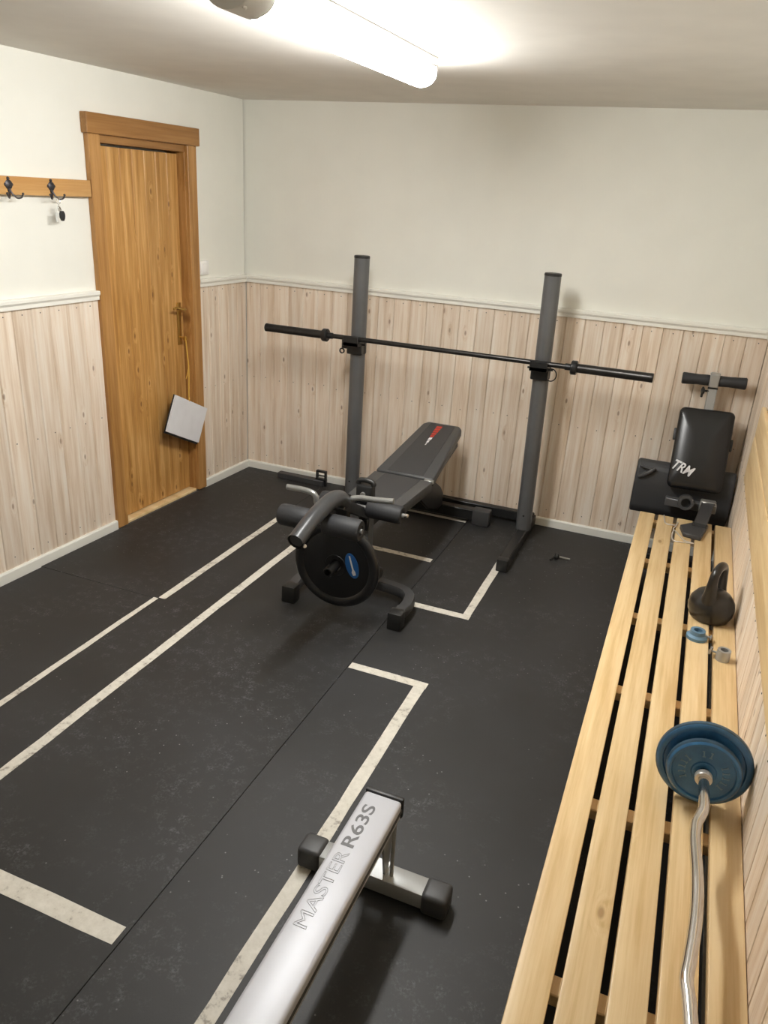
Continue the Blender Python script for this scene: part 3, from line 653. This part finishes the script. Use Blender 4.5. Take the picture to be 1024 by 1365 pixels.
# wire safety clip lying on the slats
b = MB(); P = [(2.845, -.535, .4040), (2.858, -.642, .4035), (2.890, -.655, .4035), (2.912, -.640, .4035), (2.917, -.600, .4045), (2.910, -.665, .4050), (2.900, -.705, .4035), (2.918, -.745, .4035), (2.942, -.800, .4035), (2.960, -.835, .4035), (3.000, -.849, .4035), (2.955, -.860, .4045), (2.910, -.862, .4035), (2.898, -.800, .4040), (2.902, -.725, .4050)]
b.tube([Vector(p) for p in P], .0033, 7, 4); single('wire_clip', b, 'white_metal', (2.90, -.68, .40), 'bent bright wire clip lying on the bench slats by the sit-up bench', 'wire clip')

# ================================================================ THINGS ON THE BENCH
# kettlebell
kc = Vector((3.078, -1.585, ZS)); o = empty('kettlebell', kc, 'black cast iron kettlebell standing on the slatted bench', 'kettlebell')
b = MB(); b.lathe([(0, 0), (.062, 0), (.072, .004), (.084, .028), (.087, .052), (.082, .078), (.064, .104), (.040, .120), (0, .126)], (0, 0, 0), (0, 0, 1), 36); obj('bell', b.mesh('bell'), M['kettle'], o)
b = MB(); ang = math.radians(70)
hp_ = [(-.046, .085), (-.052, .125), (-.055, .170), (-.046, .203), (-.02, .218), (.02, .218), (.046, .203), (.055, .170), (.052, .125), (.046, .085)]
b.tube([(q*math.cos(ang), q*math.sin(ang), z) for q, z in hp_], .0165, 14, 4, rs=[.034, .024, .018, .0165, .0165, .0165, .0165, .018, .024, .034]); obj('handle', b.mesh('handle'), M['kettle'], o)
# bar collars with set screws
def collar(name, loc, r, h, mat, label, ang, flare):
    o = empty(name, loc, label, 'bar collar')
    b = MB(); ri = r*.55; b.lathe([(ri, 0), (r+flare, 0), (r+flare, h*.35), (r, h*.55), (r*.96, h), (ri, h), (ri, 0)], (0, 0, 0), (0, 0, 1), 26); obj('ring', b.mesh('ring'), M[mat], o)
    d = Vector((math.cos(ang), math.sin(ang), 0)); b = MB(); b.tube([d*(r*.8)+Vector((0, 0, h*.5)), d*(r+.018)+Vector((0, 0, h*.5))], .0038, 8)
    e = d*(r+.020)+Vector((0, 0, h*.5)); sd = Vector((-d.y, d.x, 0)); b.beam(e-sd*.013, e+sd*.013, .005, .014, .002); obj('set_screw', b.mesh('set_screw'), M['silver_dull'], o)
collar('bar_collar', (3.038, -1.778, ZS), .028, .034, 'blue_worn', 'blue enamelled bar collar lying on the bench beside the kettlebell', -.1, .010)
collar('bar_collar', (3.128, -1.895, ZS), .024, .040, 'silver_dull', 'small grey metal bar collar with wing screw on the bench', 2.9, .0)
# curl bar with blue plates
RB, RS = .121, .093; zc = ZS+RB+.001
cb = empty('curl_bar', (3.047, -3.30, zc), 'chrome zigzag curl bar resting on its plates on the bench', 'curl bar'); org = cb.location.copy()
hub = Vector((3.056, -2.712, zc)); near = Vector((3.052, -3.860, zc))
path = [(3.056, -2.55, zc), (3.056, -2.70, zc), (3.058, -2.80, zc), (3.059, -2.868, zc-.001), (3.053, -2.895, zc-.006), (3.045, -2.925, zc-.010), (3.043, -2.985, zc-.008), (3.049, -3.09, zc), (3.051, -3.17, zc), (3.048, -3.25, zc), (3.041, -3.330, zc), (3.037, -3.374, zc), (3.044, -3.42, zc-.002), (3.052, -3.50, zc-.012), (3.044, -3.58, zc-.020), (3.050, -3.635, zc-.002), (3.052, -3.68, zc), (3.052, -3.86, zc), (3.052, -4.02, zc)]
b = MB(); b.tube([Vector(p) for p in path], .0135, 18, 4); part('shaft', b, 'chrome', cb, org)
for p_, s_ in ((hub, -1), (near, 1)):
    b = MB(); b.lathe([(.013, 0), (.021, 0), (.022, .003), (.022, .014), (.021, .017), (.013, .017)], p_+Vector((0, s_*.034, 0)), (0, s_, 0), 22); part('inner_collar', b, 'white_metal', cb, org)
def blue_plate(c, r, th, s_, label, marks):
    o = empty('weight_plate', c-Vector((0, 0, r)), label, 'weight plate'); org = o.location.copy(); k = s_
    axis = Vector((0, k, .07))
    b = MB(); rim = r*.17; h = th/2
    b.lathe([(.0155, -h*.8), (.030, -h*.8), (.032, -h*.45), (r-rim, -h*.45), (r-rim*.85, -h*.95), (r-rim*.5, -h), (r-.004, -h*.8), (r, -h*.4), (r, h*.4), (r-.004, h*.8), (r-rim*.5, h), (r-rim*.85, h*.95), (r-rim, h*.45), (.032, h*.45), (.030, h*.8), (.0155, h*.8), (.0155, -h*.8)], c, axis, 48); p = part('disc', b, 'plate_blue', o, org)
    b = MB(); b.lathe([(r-rim*.55, h*1.0), (r-.0045, h*.82), (r+.0006, h*.38), (r+.0006, -h*.38), (r-.0045, -h*.82), (r-rim*.55, -h*1.0)], c, axis, 48); part('worn_rim', b, 'plate_blue_dark', p, org)
    b = MB(); rm = (r-rim+.032)/2
    for a in marks:
        a = math.radians(a); d = Vector((math.cos(a), 0, math.sin(a))); e = Vector((-math.sin(a), 0, math.cos(a))); d = (d-axis.normalized()*d.dot(axis.normalized())).normalized(); e = axis.normalized().cross(d); q = c+d*rm+axis.normalized()*h*.45
        b.beam(q-d*.008, q+d*.008, .0035, .0018, .0, up=(0, 1, 0)); b.beam(q-d*.008+e*.004, q-d*.008-e*.004, .003, .0018, 0, up=(0, 1, 0)); b.beam(q+d*.007+e*.004, q+d*.007-e*.002, .003, .0018, 0, up=(0, 1, 0))
    part('embossing', b, 'blue_worn', p, org)['kind'] = 'stuff'
mk1 = [-35, -18, -2, 14, 30, 145, 162, 178, 194, 210, 80, 100]; mk2 = [60, 72, 84, 96, 108, 120, 20, 160]
blue_plate(hub+Vector((0, .021, 0)), RB, .026, -1, 'larger blue weight plate on the curl bar, standing on the slats', mk2)
blue_plate(hub+Vector((0, -.010, 0))+Vector((0, -.004, 0)), RS, .026, -1, 'smaller blue weight plate on the curl bar, in front of the larger one', mk1)
blue_plate(near+Vector((0, -.021, 0)), RB, .026, 1, 'larger blue weight plate on the other end of the curl bar', mk2)
blue_plate(near+Vector((0, .014, 0)), RS, .026, 1, 'smaller blue weight plate on the other end of the curl bar', mk1)

# ================================================================ ROWING MACHINE RAIL
rw = empty('rowing_machine', (2.255, -2.985, 0), 'silver aluminium rail of a rowing machine on a cross foot', 'rowing machine'); org = rw.location.copy()
zt, ye, yn = .300, -2.945, -4.30; hw = .0555; xc = 2.253
b = MB(); b.box(xc-hw, xc+hw, yn, ye, zt-.062, zt, .010, 3); rl = part('rail', b, 'silver', rw, org)
b = MB(); b.box(xc+hw-.006, xc+hw+.0015, yn, ye-.002, zt-.040, zt-.026, .001); part('side_groove', b, 'grey_plastic', rl, org)
b = MB(); b.box(xc-hw-.002, xc+hw+.002, ye-.001, ye+.014, zt-.064, zt+.003, .004, 2); part('end_cap', b, 'black_plastic', rl, org)
tm = text_mesh('R63S', .160, .036, .0006, bold=.012); o = obj('lettering', tm, M['dark_print'], rl); o.location = Vector((xc-.001, -3.158, zt+.0001))-org; o.rotation_euler = (0, 0, PI/2)
tm = text_mesh('MASTER', .245, .034, .0009, outline=True); o = obj('lettering', tm, M['grey_print'], rl); o.location = Vector((xc-.001, -3.420, zt+.0001))-org; o.rotation_euler = (0, 0, PI/2)
for fy in (-2.985, -4.20):
    b = MB(); b.box(xc-.175, xc+.175, fy-.034, fy+.034, .012, .066, .006, 2); ft = part('foot_tube', b, 'silver_dull', rw, org)
    for s_ in (-1, 1):
        b = MB(); b.box(xc+s_*.195-.040, xc+s_*.195+.036, fy-.040, fy+.040, 0, .073, .014, 3); part('foot_cap', b, 'grey_plastic', ft, org)
    b = MB()
    for s_ in (-1, 1):
        m4 = Matrix(((0, 0, 1, xc), (1, 0, 0, fy), (0, 1, 0, 0), (0, 0, 0, 1)))
        b.prism([(-.012, .060), (.012, .060), (.038, zt-.060), (-.05, zt-.060)], s_*.035-.003, s_*.035+.003, m4)
    b.box(xc-.04, xc+.04, fy-.036, fy+.036, .064, .070, .001)
    b.tube([(xc+.055, fy-.005, .066), (xc+.045, fy+.02, zt-.06)], .006, 8); part('support_bracket', b, 'silver_dull', rw, org)
